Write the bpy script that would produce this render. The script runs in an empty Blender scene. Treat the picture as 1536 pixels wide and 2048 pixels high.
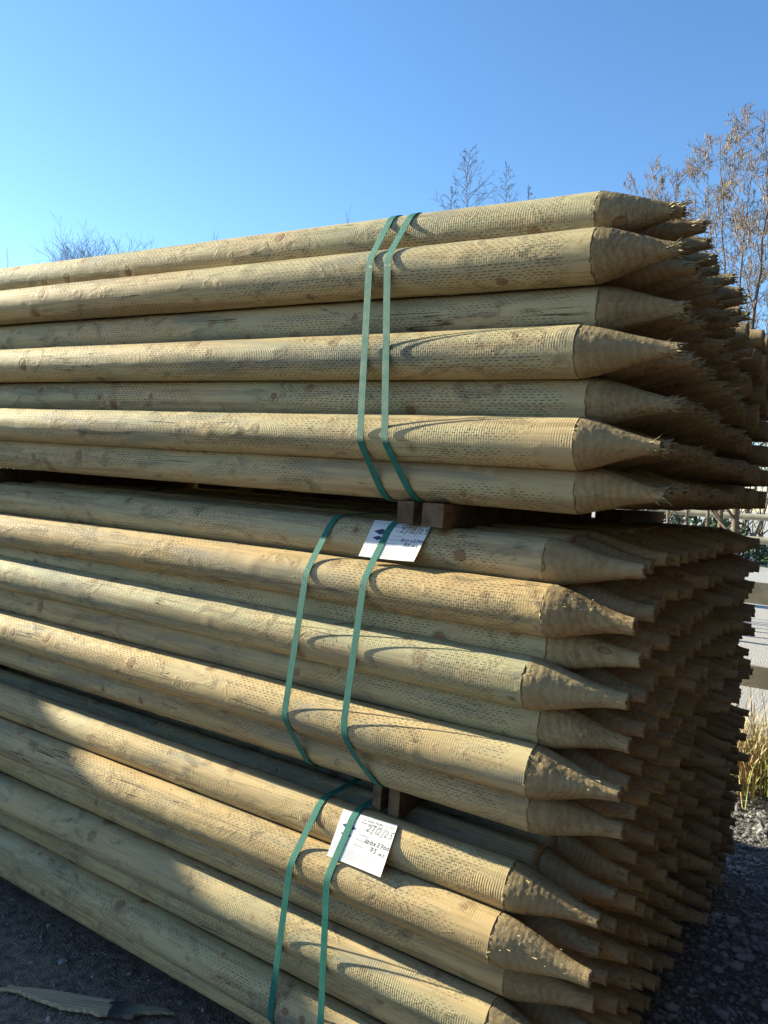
import bpy, math, random
from math import sin, cos, pi, radians, atan2, hypot
from mathutils import Vector, Matrix, noise
random.seed(11)
S = bpy.context.scene
COL = S.collection

# ------------------------------------------------------------------ camera, sky, sun, exposure
CAMY, CAMZ, YAW, PITCH, ROLL, FPX = -1.4159, 1.4565, -0.5545, -0.0344, 0.0681, 1535.1
FW = Vector((sin(YAW)*cos(PITCH), cos(YAW)*cos(PITCH), sin(PITCH)))
_r = Vector((cos(YAW), -sin(YAW), 0)); _u = _r.cross(FW)
RT = _r*cos(ROLL) + _u*sin(ROLL); UP = -_r*sin(ROLL) + _u*cos(ROLL)
CP = Vector((0, CAMY, CAMZ))
cd = bpy.data.cameras.new('camera'); cam = bpy.data.objects.new('camera', cd); COL.objects.link(cam)
cd.sensor_fit = 'VERTICAL'; cd.sensor_height = 24; cd.lens = FPX/2048*24; cd.clip_start = .02; cd.clip_end = 3000
M = Matrix((RT, UP, -FW)).transposed().to_4x4(); M.translation = CP
cam.matrix_world = M; S.camera = cam

SUN = Vector((-1, -.108, .395)).normalized()
w = bpy.data.worlds.new('World'); S.world = w; w.use_nodes = True
nt = w.node_tree; bg = nt.nodes['Background']; sky = nt.nodes.new('ShaderNodeTexSky')
sky.sky_type = 'NISHITA'; sky.sun_disc = False; sky.sun_elevation = math.asin(SUN.z)
sky.sun_rotation = atan2(SUN.x, SUN.y) % (2*pi)
sky.altitude = 50; sky.air_density = 1.0; sky.dust_density = .08; sky.ozone_density = 3.2
hs = nt.nodes.new('ShaderNodeHueSaturation'); hs.inputs['Saturation'].default_value = 1.12   # deeper blue, as the clear winter sky in the photo
nt.links.new(sky.outputs[0], hs.inputs['Color']); nt.links.new(hs.outputs[0], bg.inputs[0]); bg.inputs[1].default_value = .100
sl = bpy.data.lights.new('sun', 'SUN'); sl.energy = 5.0; sl.angle = radians(.55); sl.color = (1, .92, .69)
so = bpy.data.objects.new('sun', sl); COL.objects.link(so)
so.rotation_euler = SUN.to_track_quat('Z', 'Y').to_euler(); so.location = (-5, -3, 6)
S.view_settings.view_transform = 'Standard'; S.view_settings.look = 'None'
S.view_settings.exposure = 1.42; S.view_settings.gamma = 1

# ------------------------------------------------------------------ helpers
def ray(x, y): return FW*FPX + RT*(x-768) - UP*(y-1024)
def at_y(x, y, Y): d = ray(x, y); return CP + d*((Y-CAMY)/d.y)
def at_z(x, y, Z): d = ray(x, y); return CP + d*((Z-CAMZ)/d.z)
def at_plane(x, y, p0, n): d = ray(x, y); return CP + d*((p0-CP).dot(n)/d.dot(n))
def mesh(name, verts, faces, mats=(), smooth=True, fm=None):
    me = bpy.data.meshes.new(name); me.from_pydata([tuple(v) for v in verts], [], faces); me.update()
    for m in mats: me.materials.append(m)
    if smooth: me.polygons.foreach_set('use_smooth', [True]*len(me.polygons))
    if fm: me.polygons.foreach_set('material_index', fm)
    return me
def link(name, data, parent=None):
    o = bpy.data.objects.new(name, data); COL.objects.link(o)
    if parent: o.parent = parent
    return o
def tag(o, label=None, cat=None, group=None, kind=None):
    if label: o['label'] = label
    if cat: o['category'] = cat
    if group: o['group'] = group
    if kind: o['kind'] = kind
    return o
class MB:
    def __init__(s): s.v = []; s.f = []; s.m = []
    def add(s, v, f, mi=0):
        b = len(s.v); s.v += [tuple(q) for q in v]; s.f += [tuple(i+b for i in q) for q in f]; s.m += [mi]*len(f)
    def box(s, a, b, mi=0):
        x0, y0, z0 = a; x1, y1, z1 = b
        s.add([(x0,y0,z0),(x1,y0,z0),(x1,y1,z0),(x0,y1,z0),(x0,y0,z1),(x1,y0,z1),(x1,y1,z1),(x0,y1,z1)],
              [(0,3,2,1),(4,5,6,7),(0,1,5,4),(1,2,6,5),(2,3,7,6),(3,0,4,7)], mi)
    def tube(s, pts, rads, n=5, mi=0, cap=True):
        b = len(s.v); m = len(pts)
        t = (pts[1]-pts[0]).normalized(); a = t.orthogonal().normalized()
        for i, p in enumerate(pts):
            if i: 
                t = (pts[min(i+1, m-1)]-pts[i-1]).normalized(); a = (a-t*a.dot(t)).normalized()
            c = t.cross(a)
            for k in range(n):
                g = 2*pi*k/n; s.v.append(tuple(p+(a*cos(g)+c*sin(g))*rads[i]))
        for i in range(m-1):
            for k in range(n):
                k2 = (k+1) % n
                s.f.append((b+i*n+k, b+i*n+k2, b+(i+1)*n+k2, b+(i+1)*n+k)); s.m.append(mi)
        if cap: s.f.append(tuple(b+(m-1)*n+k for k in range(n))); s.m.append(mi); s.f.append(tuple(b+k for k in reversed(range(n)))); s.m.append(mi)
    def build(s, name, mats, parent=None, smooth=True):
        return link(name, mesh(name, s.v, s.f, mats, smooth, s.m), parent)

# ------------------------------------------------------------------ node helper
class NT:
    def __init__(s, name):
        s.mat = bpy.data.materials.new(name); s.mat.use_nodes = True; s.t = s.mat.node_tree
        s.b = s.t.nodes['Principled BSDF']
    def n(s, typ, **kw):
        q = s.t.nodes.new(typ)
        for k, v in kw.items():
            if k.startswith('i_'): q.inputs[k[2:].replace('_', ' ')].default_value = v
            else: setattr(q, k, v)
        return q
    def l(s, a, b): s.t.links.new(a, b)
    def m(s, op, a, b=None, c=None, clamp=False):
        q = s.t.nodes.new('ShaderNodeMath'); q.operation = op; q.use_clamp = clamp
        for i, v in enumerate((a, b, c)):
            if v is None: continue
            if isinstance(v, (int, float)): q.inputs[i].default_value = v
            else: s.l(v, q.inputs[i])
        return q.outputs[0]
    def mr(s, v, a, b, c=0., d=1., smooth=True):
        q = s.t.nodes.new('ShaderNodeMapRange'); q.interpolation_type = 'SMOOTHSTEP' if smooth else 'LINEAR'
        s.l(v, q.inputs[0])
        for i, x in zip((1, 2, 3, 4), (a, b, c, d)): q.inputs[i].default_value = x
        return q.outputs[0]
    def mix(s, f, a, b, mode='MIX'):
        q = s.t.nodes.new('ShaderNodeMix'); q.data_type = 'RGBA'; q.blend_type = mode
        for i, v in ((0, f), (6, a), (7, b)):
            if isinstance(v, (int, float)): q.inputs[i].default_value = v
            elif isinstance(v, tuple): q.inputs[i].default_value = v if len(v) == 4 else (*v, 1)
            else: s.l(v, q.inputs[i])
        return q.outputs[2]
    def xyz(s, x, y, z):
        q = s.t.nodes.new('ShaderNodeCombineXYZ')
        for i, v in enumerate((x, y, z)):
            if isinstance(v, (int, float)): q.inputs[i].default_value = v
            else: s.l(v, q.inputs[i])
        return q.outputs[0]
    def noise(s, vec, scale, det=4, rough=.55, dist=0., out=0):
        q = s.t.nodes.new('ShaderNodeTexNoise'); s.l(vec, q.inputs['Vector'])
        q.inputs['Scale'].default_value = scale; q.inputs['Detail'].default_value = det
        q.inputs['Roughness'].default_value = rough; q.inputs['Distortion'].default_value = dist
        return q.outputs[out]
    def attr(s, name):
        q = s.t.nodes.new('ShaderNodeAttribute'); q.attribute_type = 'OBJECT'; q.attribute_name = name; return q.outputs['Fac']
    def bump(s, h, dist, strength=1, prev=None):
        q = s.t.nodes.new('ShaderNodeBump'); q.inputs['Strength'].default_value = strength; q.inputs['Distance'].default_value = dist
        s.l(h, q.inputs['Height'])
        if prev is not None: s.l(prev, q.inputs['Normal'])
        return q.outputs[0]
    def fin(s, col, rough=.7, normal=None, spec=.3):
        if isinstance(col, tuple): s.b.inputs['Base Color'].default_value = (*col, 1)
        else: s.l(col, s.b.inputs['Base Color'])
        if isinstance(rough, (int, float)): s.b.inputs['Roughness'].default_value = rough
        else: s.l(rough, s.b.inputs['Roughness'])
        s.b.inputs['Specular IOR Level'].default_value = spec
        if normal is not None: s.l(normal, s.b.inputs['Normal'])
        return s.mat

# ------------------------------------------------------------------ materials
def wood(name, point=False):
    N = NT(name)
    tc = N.n('ShaderNodeTexCoord').outputs['Object']
    sp = N.n('ShaderNodeSeparateXYZ'); N.l(tc, sp.inputs[0]); X, Y, Z = sp.outputs
    tint, seed = N.attr('tint'), N.attr('seed')
    ang = N.m('ARCTAN2', Z, N.m('MULTIPLY', Y, -1.))
    off = N.m('MULTIPLY', seed, 37.)
    # knots (object space cells on the unrolled surface)
    kv = N.xyz(N.m('MULTIPLY', X, 19.), N.m('MULTIPLY', ang, .95), off)
    wob = N.noise(N.xyz(N.m('MULTIPLY', X, 60.), N.m('MULTIPLY', Y, 60.), N.m('MULTIPLY', Z, 60.)), 1., 2, .5)
    vo = N.n('ShaderNodeTexVoronoi', voronoi_dimensions='3D', feature='F1'); N.l(kv, vo.inputs['Vector']); vo.inputs['Scale'].default_value = 1.; vo.inputs['Randomness'].default_value = .85
    sc = N.n('ShaderNodeSeparateColor'); N.l(vo.outputs['Color'], sc.inputs[0])
    on = N.m('MULTIPLY', N.m('GREATER_THAN', sc.outputs[0], .66), N.mr(sc.outputs[2], 0., 1., .45, 1., False))
    kd = N.m('ADD', vo.outputs['Distance'], N.m('MULTIPLY', N.m('SUBTRACT', wob, .5), .22))
    kr = N.m('ADD', .09, N.m('MULTIPLY', N.m('POWER', sc.outputs[1], 1.4), .20))
    kq = N.m('DIVIDE', kd, kr)
    knot = N.m('MULTIPLY', on, N.mr(kq, 1.05, .82))
    rim = N.m('MULTIPLY', on, N.m('MULTIPLY', N.mr(kq, 1.45, 1.0), N.mr(kq, .72, .98)))
    halo = N.m('MULTIPLY', on, N.mr(kq, 3.0, .9))
    # grain streaks
    g1v = N.xyz(N.m('ADD', N.m('MULTIPLY', X, .9), off), N.m('ADD', N.m('MULTIPLY', Y, 26.), N.m('MULTIPLY', halo, .8)), N.m('ADD', N.m('MULTIPLY', Z, 26.), N.m('MULTIPLY', halo, .5)))
    g1 = N.noise(g1v, 1., 4, .6, .3)
    g2 = N.noise(N.xyz(N.m('ADD', N.m('MULTIPLY', X, 5.), off), N.m('MULTIPLY', Y, 190.), N.m('MULTIPLY', Z, 190.)), 1., 3, .6)
    big = N.noise(N.xyz(N.m('ADD', N.m('MULTIPLY', X, 2.6), off), N.m('MULTIPLY', Y, 8.), N.m('ADD', N.m('MULTIPLY', Z, 8.), off)), 1., 4, .6, .5)
    dirt = N.noise(N.xyz(N.m('ADD', N.m('MULTIPLY', X, 9.), off), N.m('MULTIPLY', Y, 18.), N.m('ADD', N.m('MULTIPLY', Z, 18.), off)), 1., 5, .65, 1.)
    # colours: tan / green tinted / orange per stake and in blotches
    tan, grn, org = (.57, .455, .25), (.45, .43, .25), (.58, .40, .18)
    base = N.mix(N.mr(big, .34, .60), tan, grn)
    warm = N.mix(N.mr(big, .42, .74), org, tan)
    base = N.mix(tint, base, warm)
    base = N.mix(N.mr(g1, .46, .70, 0., .7), base, (.27, .19, .10))
    base = N.mix(N.mr(g1, .44, .26, 0., .45), base, (.52, .42, .25))
    base = N.mix(N.mr(g2, .5, .78, 0., .35), base, (.22, .145, .07))
    base = N.mix(N.mr(dirt, .54, .72, 0., .6), base, (.16, .135, .09))
    blue = N.noise(N.xyz(N.m('ADD', N.m('MULTIPLY', X, 1.7), N.m('MULTIPLY', seed, 91.)), N.m('MULTIPLY', Y, 13.), N.m('MULTIPLY', Z, 13.)), 1., 4, .6, .8)
    base = N.mix(N.mr(blue, .52, .68, 0., .6), base, (.21, .225, .18))
    if point:
        base = N.mix(.5, base, (.34, .24, .125))
        rad_ = N.m('SQRT', N.m('ADD', N.m('MULTIPLY', Y, Y), N.m('MULTIPLY', Z, Z)))
        rr_ = N.m('ADD', N.m('ADD', rad_, N.m('MULTIPLY', N.m('SUBTRACT', big, .5), .022)), N.m('MULTIPLY', Y, .12))
        grow_ = N.m('POWER', N.m('ABSOLUTE', N.m('SINE', N.m('MULTIPLY', rr_, 2*pi/.0085))), 2.2)   # growth rings laid open by the cut
        base = N.mix(N.m('MULTIPLY', grow_, .34), base, (.20, .125, .055))
        pale_ = N.mr(N.noise(N.xyz(N.m('ADD', N.m('MULTIPLY', X, 14.), off), N.m('MULTIPLY', Y, 45.), N.m('MULTIPLY', Z, 45.)), 1., 4, .6), .5, .72, 0., .45)
        base = N.mix(pale_, base, (.52, .41, .24))
        spir = N.m('SINE', N.m('ADD', N.m('ADD', N.m('MULTIPLY', X, 2*pi/.0105), ang), N.m('MULTIPLY', N.noise(N.xyz(N.m('MULTIPLY', X, 20.), N.m('MULTIPLY', Y, 26.), N.m('MULTIPLY', Z, 26.)), 1., 2, .5), 9.)))
        tear = N.noise(N.xyz(N.m('ADD', N.m('MULTIPLY', X, 240.), off), N.m('MULTIPLY', Y, 95.), N.m('MULTIPLY', Z, 95.)), 1., 5, .72, .8)
        tmask = N.mr(dirt, .40, .62, .12, 1.)
        h = N.m('ADD', N.m('MULTIPLY', N.m('MULTIPLY', spir, N.mr(big, .42, .6)), .07), N.m('MULTIPLY', N.m('MULTIPLY', tear, tmask), 1.15))
        h = N.m('ADD', h, N.m('MULTIPLY', g2, .6))
        base = N.mix(N.m('MULTIPLY', tmask, N.mr(tear, .5, .3, 0., .75)), base, (.13, .085, .04))
        base = N.mix(N.m('MULTIPLY', tmask, N.mr(tear, .56, .72, 0., .6)), base, (.60, .48, .27))
        base = N.mix(N.m('MULTIPLY', knot, .7), base, (.30, .155, .06))
        base = N.mix(N.mr(N.m('FRACT', N.m('MULTIPLY', seed, 23.)), 0., 1., 0., .38, False), base, (.13, .085, .045))
        base = N.mix(N.mr(N.m('FRACT', N.m('MULTIPLY', seed, 41.)), .6, 1., 0., .4, False), base, (.50, .38, .20))
        base = N.mix(N.m('MULTIPLY', rim, .7), base, (.10, .055, .025))
        return N.fin(base, .85, N.bump(h, .0016), .15)
    gl = N.noise(N.xyz(N.m('ADD', N.m('MULTIPLY', X, .55), off), N.m('MULTIPLY', Y, 15.), N.m('ADD', N.m('MULTIPLY', Z, 15.), N.m('MULTIPLY', halo, .25))), 1., 2, .5, .25)
    gf = N.m('ABSOLUTE', N.m('SUBTRACT', N.m('FRACT', N.m('MULTIPLY', gl, 17.)), .5))
    gline = N.m('MULTIPLY', N.mr(gf, .17, .03), N.mr(N.m('FRACT', N.m('MULTIPLY', seed, 13.7)), .35, .75, .1, .75))
    base = N.mix(N.m('MULTIPLY', gline, .42), base, (.20, .16, .09))
    ck = N.noise(N.xyz(N.m('ADD', N.m('MULTIPLY', X, .8), N.m('MULTIPLY', seed, 53.)), N.m('MULTIPLY', Y, 30.), N.m('MULTIPLY', Z, 30.)), 1., 3, .55, .1)
    crack = N.m('MULTIPLY', N.mr(N.m('ABSOLUTE', N.m('SUBTRACT', ck, .5)), .006, .002), N.mr(N.noise(N.xyz(N.m('ADD', N.m('MULTIPLY', X, 4.), off), N.m('MULTIPLY', Y, 9.), N.m('MULTIPLY', Z, 9.)), 1., 2), .60, .66))
    # incising slits
    row = N.m('ADD', N.m('MULTIPLY', ang, 54/(2*pi)), N.m('MULTIPLY', N.noise(N.xyz(N.m('MULTIPLY', X, 7.), off, 0.), 1., 2), 1.6))
    ri = N.m('FLOOR', row); rf = N.m('FRACT', row)
    wn = N.n('ShaderNodeTexWhiteNoise', noise_dimensions='1D'); N.l(ri, wn.inputs['W'])
    cu = N.m('ADD', N.m('ADD', N.m('MULTIPLY', X, 1/.0142), N.m('MULTIPLY', ri, .5)), N.m('MULTIPLY', wn.outputs[0], .34))
    cf = N.m('FRACT', cu); ci = N.m('FLOOR', cu)
    wn2 = N.n('ShaderNodeTexWhiteNoise', noise_dimensions='2D'); N.l(N.xyz(ci, ri, 0.), wn2.inputs['Vector'])
    half = N.m('ADD', .10, N.m('MULTIPLY', wn2.outputs[0], .26))
    dx = N.m('ABSOLUTE', N.m('SUBTRACT', cf, .5)); dv = N.m('ABSOLUTE', N.m('SUBTRACT', rf, .5))
    inc = N.m('MULTIPLY', N.mr(N.m('SUBTRACT', dx, half), .03, -.03), N.mr(dv, .145, .07))
    imask = N.mr(N.noise(N.xyz(N.m('ADD', N.m('MULTIPLY', X, 3.4), off), N.m('MULTIPLY', Y, 11.), N.m('ADD', N.m('MULTIPLY', Z, 11.), off)), 1., 3, .55), .40, .54, .0, 1.)
    imask = N.m('MULTIPLY', imask, N.mr(X, -.02, -.07))
    inc = N.m('MULTIPLY', N.m('MULTIPLY', inc, N.m('MULTIPLY', imask, N.mr(wn2.outputs[0], .02, .3))), N.m('SUBTRACT', 1., knot))
    # lathe rings across the stake
    rough_ = N.noise(N.xyz(N.m('MULTIPLY', X, 30.), N.m('MULTIPLY', Y, 30.), N.m('MULTIPLY', Z, 30.)), 1., 3, .6)
    rn = N.noise(N.xyz(N.m('MULTIPLY', X, 5.), N.m('MULTIPLY', Y, 16.), N.m('ADD', N.m('MULTIPLY', Z, 16.), off)), 1., 3, .6)
    rph = N.m('ADD', N.m('MULTIPLY', X, 2*pi/.0052), N.m('MULTIPLY', rn, 9.))
    ring = N.m('POWER', N.m('ABSOLUTE', N.m('SINE', N.m('MULTIPLY', rph, .5))), .6)
    rmask = N.m('MULTIPLY', N.mr(rn, .40, .62, .1, 1.), N.mr(rough_, .3, .6, .35, 1.))
    rough = N.noise(N.xyz(N.m('ADD', N.m('MULTIPLY', X, 45.), off), N.m('MULTIPLY', Y, 170.), N.m('MULTIPLY', Z, 170.)), 1., 4, .65, .6)
    torn = N.mr(dirt, .52, .66)
    h = N.m('MULTIPLY', N.m('MULTIPLY', ring, rmask), N.mr(N.m('FRACT', N.m('MULTIPLY', seed, 29.1)), 0., 1., .15, .75, False))
    h = N.m('ADD', h, N.m('MULTIPLY', g2, .22))
    h = N.m('ADD', h, N.m('MULTIPLY', N.m('MULTIPLY', rough, torn), 1.3))
    h = N.m('SUBTRACT', h, N.m('MULTIPLY', inc, 1.7))
    h = N.m('ADD', h, N.m('MULTIPLY', halo, .7))
    h = N.m('SUBTRACT', h, N.m('MULTIPLY', rim, .6))
    base = N.mix(N.m('MULTIPLY', N.m('MULTIPLY', N.m('SUBTRACT', 1., ring), rmask), .22), base, (.26, .20, .11))
    base = N.mix(N.m('MULTIPLY', torn, N.mr(rough, .48, .32, 0., .7)), base, (.15, .10, .05))
    base = N.mix(N.m('MULTIPLY', halo, .3), base, (.42, .26, .12))
    base = N.mix(N.m('MULTIPLY', knot, .9), base, N.mix(N.m('FRACT', N.m('MULTIPLY', kq, 2.5)), (.16, .085, .045), (.30, .165, .085)))
    base = N.mix(N.m('MULTIPLY', rim, .45), base, (.12, .075, .045))
    base = N.mix(N.m('MULTIPLY', crack, .85), base, (.05, .035, .02))
    h = N.m('SUBTRACT', h, N.m('MULTIPLY', crack, 1.6))
    base = N.mix(N.m('MULTIPLY', inc, N.mr(N.m('FRACT', N.m('MULTIPLY', seed, 7.3)), 0., 1., .5, .85, False)), base, (.09, .065, .038))
    return N.fin(base, N.m('ADD', .62, N.m('MULTIPLY', g2, .2)), N.bump(h, .0011), .25)
M_SHAFT = wood('treated_wood'); M_POINT = wood('milled_point_wood', True)
def plain(name, c1, c2, scale, rough=.8, bump=.001, det=5, coord='Object', spec=.3):
    N = NT(name); tc = N.n('ShaderNodeTexCoord').outputs[coord]
    a = N.noise(tc, scale, det, .6); b = N.noise(tc, scale*.17, 3, .6)
    c = N.mix(N.mr(N.m('ADD', N.m('MULTIPLY', a, .6), N.m('MULTIPLY', b, .4)), .38, .62), c1, c2)
    return N.fin(c, rough, N.bump(a, bump), spec)
M_END = plain('end_grain', (.40, .29, .15), (.22, .14, .07), 130, .9)
M_FIBRE = plain('torn_fibre', (.50, .42, .24), (.36, .32, .18), 60, .9)
M_BEARER = plain('bearer_wood', (.19, .125, .07), (.10, .065, .04), 60, .85, .001)
M_PLANK = plain('rail_wood', (.34, .31, .24), (.24, .22, .17), 14, .85, .002)
M_POLE = plain('pale_pole_wood', (.42, .39, .30), (.28, .27, .2), 9, .8, .002)
M_BARK = plain('bark', (.20, .155, .11), (.11, .085, .06), 40, .9, .002)
M_BARKD = plain('dark_bark', (.13, .10, .085), (.07, .055, .05), 30, .9, .002)
M_BARKF = plain('pale_bark', (.30, .26, .20), (.14, .115, .09), 8, .9, .002)
M_CATKIN = plain('catkin', (.33, .255, .17), (.19, .145, .14), 5, .8, .0005)
M_IVY = plain('ivy_leaf', (.05, .085, .03), (.02, .04, .015), 3, .6, .002)
M_GRASSG = plain('green_grass', (.16, .22, .04), (.24, .27, .06), 6, .6, .0005)
M_GRASSD = plain('dry_grass', (.52, .42, .22), (.38, .28, .13), 6, .7, .0005)
M_STONE = plain('stone', (.34, .33, .32), (.13, .13, .13), 14, .75, .002)
M_STICK = plain('red_stem', (.34, .17, .11), (.2, .1, .07), 20, .7)
M_INK = NT('ink').fin((.03, .03, .045), .6)
M_PRINT = NT('grey_print').fin((.33, .35, .38), .7)
M_NAVY = NT('navy_print').fin((.04, .05, .14), .6)
def strapmat():
    N = NT('green_strap'); tc = N.n('ShaderNodeTexCoord').outputs['UV']
    sp = N.n('ShaderNodeSeparateXYZ'); N.l(tc, sp.inputs[0]); U, V = sp.outputs[0], sp.outputs[1]
    # embossed diamond weave
    a = N.m('SINE', N.m('MULTIPLY', N.m('ADD', U, V), 2*pi/.0022)); b = N.m('SINE', N.m('MULTIPLY', N.m('SUBTRACT', U, V), 2*pi/.0022))
    h = N.m('MULTIPLY', a, b)
    ns = N.noise(tc, 40, 4, .6)
    c = N.mix(N.mr(ns, .35, .65), (.03, .185, .14), (.045, .22, .17))
    return N.fin(c, N.mr(ns, .3, .7, .45, .6), N.bump(h, .0003, .7), .18)
M_STRAP = strapmat()
def paper():
    N = NT('tag_card'); tc = N.n('ShaderNodeTexCoord').outputs['Object']
    a = N.noise(tc, 70, 4, .6)
    return N.fin(N.mix(a, (.80, .80, .78), (.74, .75, .75)), .55, N.bump(a, .0002), .35)
M_PAPER = paper()
def groundmat():
    N = NT('yard_ground'); tc = N.n('ShaderNodeTexCoord').outputs['Object']
    sp = N.n('ShaderNodeSeparateXYZ'); N.l(tc, sp.inputs[0]); X, Y = sp.outputs[0], sp.outputs[1]
    n1 = N.noise(tc, 3, 6, .65); n2 = N.noise(tc, 38, 5, .65); n3 = N.noise(tc, .35, 4, .6)
    vo = N.n('ShaderNodeTexVoronoi', feature='F1'); N.l(tc, vo.inputs['Vector']); vo.inputs['Scale'].default_value = 75
    vs = N.n('ShaderNodeTexVoronoi', feature='F1'); N.l(tc, vs.inputs['Vector']); vs.inputs['Scale'].default_value = 190
    sc = N.n('ShaderNodeSeparateColor'); N.l(vo.outputs['Color'], sc.inputs[0])
    sc2 = N.n('ShaderNodeSeparateColor'); N.l(vs.outputs['Color'], sc2.inputs[0])
    dirt = N.mix(N.mr(n2, .35, .65), (.13, .095, .074), (.29, .215, .165))
    dirt = N.mix(N.m('MULTIPLY', N.m('GREATER_THAN', sc2.outputs[0], .93), N.mr(vs.outputs['Distance'], .5, .3)), dirt, (.22, .215, .21))
    grav = N.mix(sc.outputs[0], (.07, .068, .066), (.20, .195, .185))  # gravel near the stacks darkened in colour to carry the shade there
    grav = N.mix(N.mr(vo.outputs['Distance'], .45, .8, 0., .8), grav, (.07, .065, .06))
    grav = N.mix(N.mr(n1, .35, .7, 0., .35), grav, (.16, .14, .11))
    # the gravel yard lies behind and to the right of the stacks, trodden dirt in front
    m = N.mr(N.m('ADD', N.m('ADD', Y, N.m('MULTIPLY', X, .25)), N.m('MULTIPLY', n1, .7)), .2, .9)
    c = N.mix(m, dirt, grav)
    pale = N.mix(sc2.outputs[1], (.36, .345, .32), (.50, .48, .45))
    c = N.mix(N.mr(Y, 3.2, 4.6), c, pale)  # gravel colour set paler past the stacks' shadow, where the yard is sunlit
    h = N.m('ADD', N.m('MULTIPLY', n2, .5), N.m('MULTIPLY', N.m('SUBTRACT', 1., vo.outputs['Distance']), N.mr(m, 0., 1., .15, 1.)))
    h = N.m('ADD', h, N.m('MULTIPLY', N.m('SUBTRACT', 1., vs.outputs['Distance']), .3))
    return N.fin(c, .9, N.bump(h, .008), .25)
M_GROUND = groundmat()

# ------------------------------------------------------------------ ground
GZ = .02
def gh(x, y): return GZ + .012*noise.noise(Vector((x*1.1, y*1.1, 3))) + .004*noise.noise(Vector((x*7, y*7, 1)))
V = []; F = []
nx, ny = 150, 150
def gx(i, lo=-5, hi=3): return lo+(hi-lo)*i/nx
for j in range(ny+1):
    for i in range(nx+1):
        x = -5+8*i/nx; y = -3+9*j/ny
        V.append((x, y, gh(x, y)))
for j in range(ny):
    for i in range(nx):
        a = j*(nx+1)+i; F.append((a, a+1, a+nx+2, a+nx+1))
b = len(V); E_ = 900
V += [(-E_, -E_, GZ), (E_, -E_, GZ), (E_, E_, GZ), (-E_, E_, GZ), (-5, -3, GZ), (3, -3, GZ), (3, 6, GZ), (-5, 6, GZ)]
F += [(b, b+1, b+5, b+4), (b+1, b+2, b+6, b+5), (b+2, b+3, b+7, b+6), (b+3, b, b+4, b+7)]
tag(link('ground', mesh('ground', V, F, [M_GROUND])), kind='structure')

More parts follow.
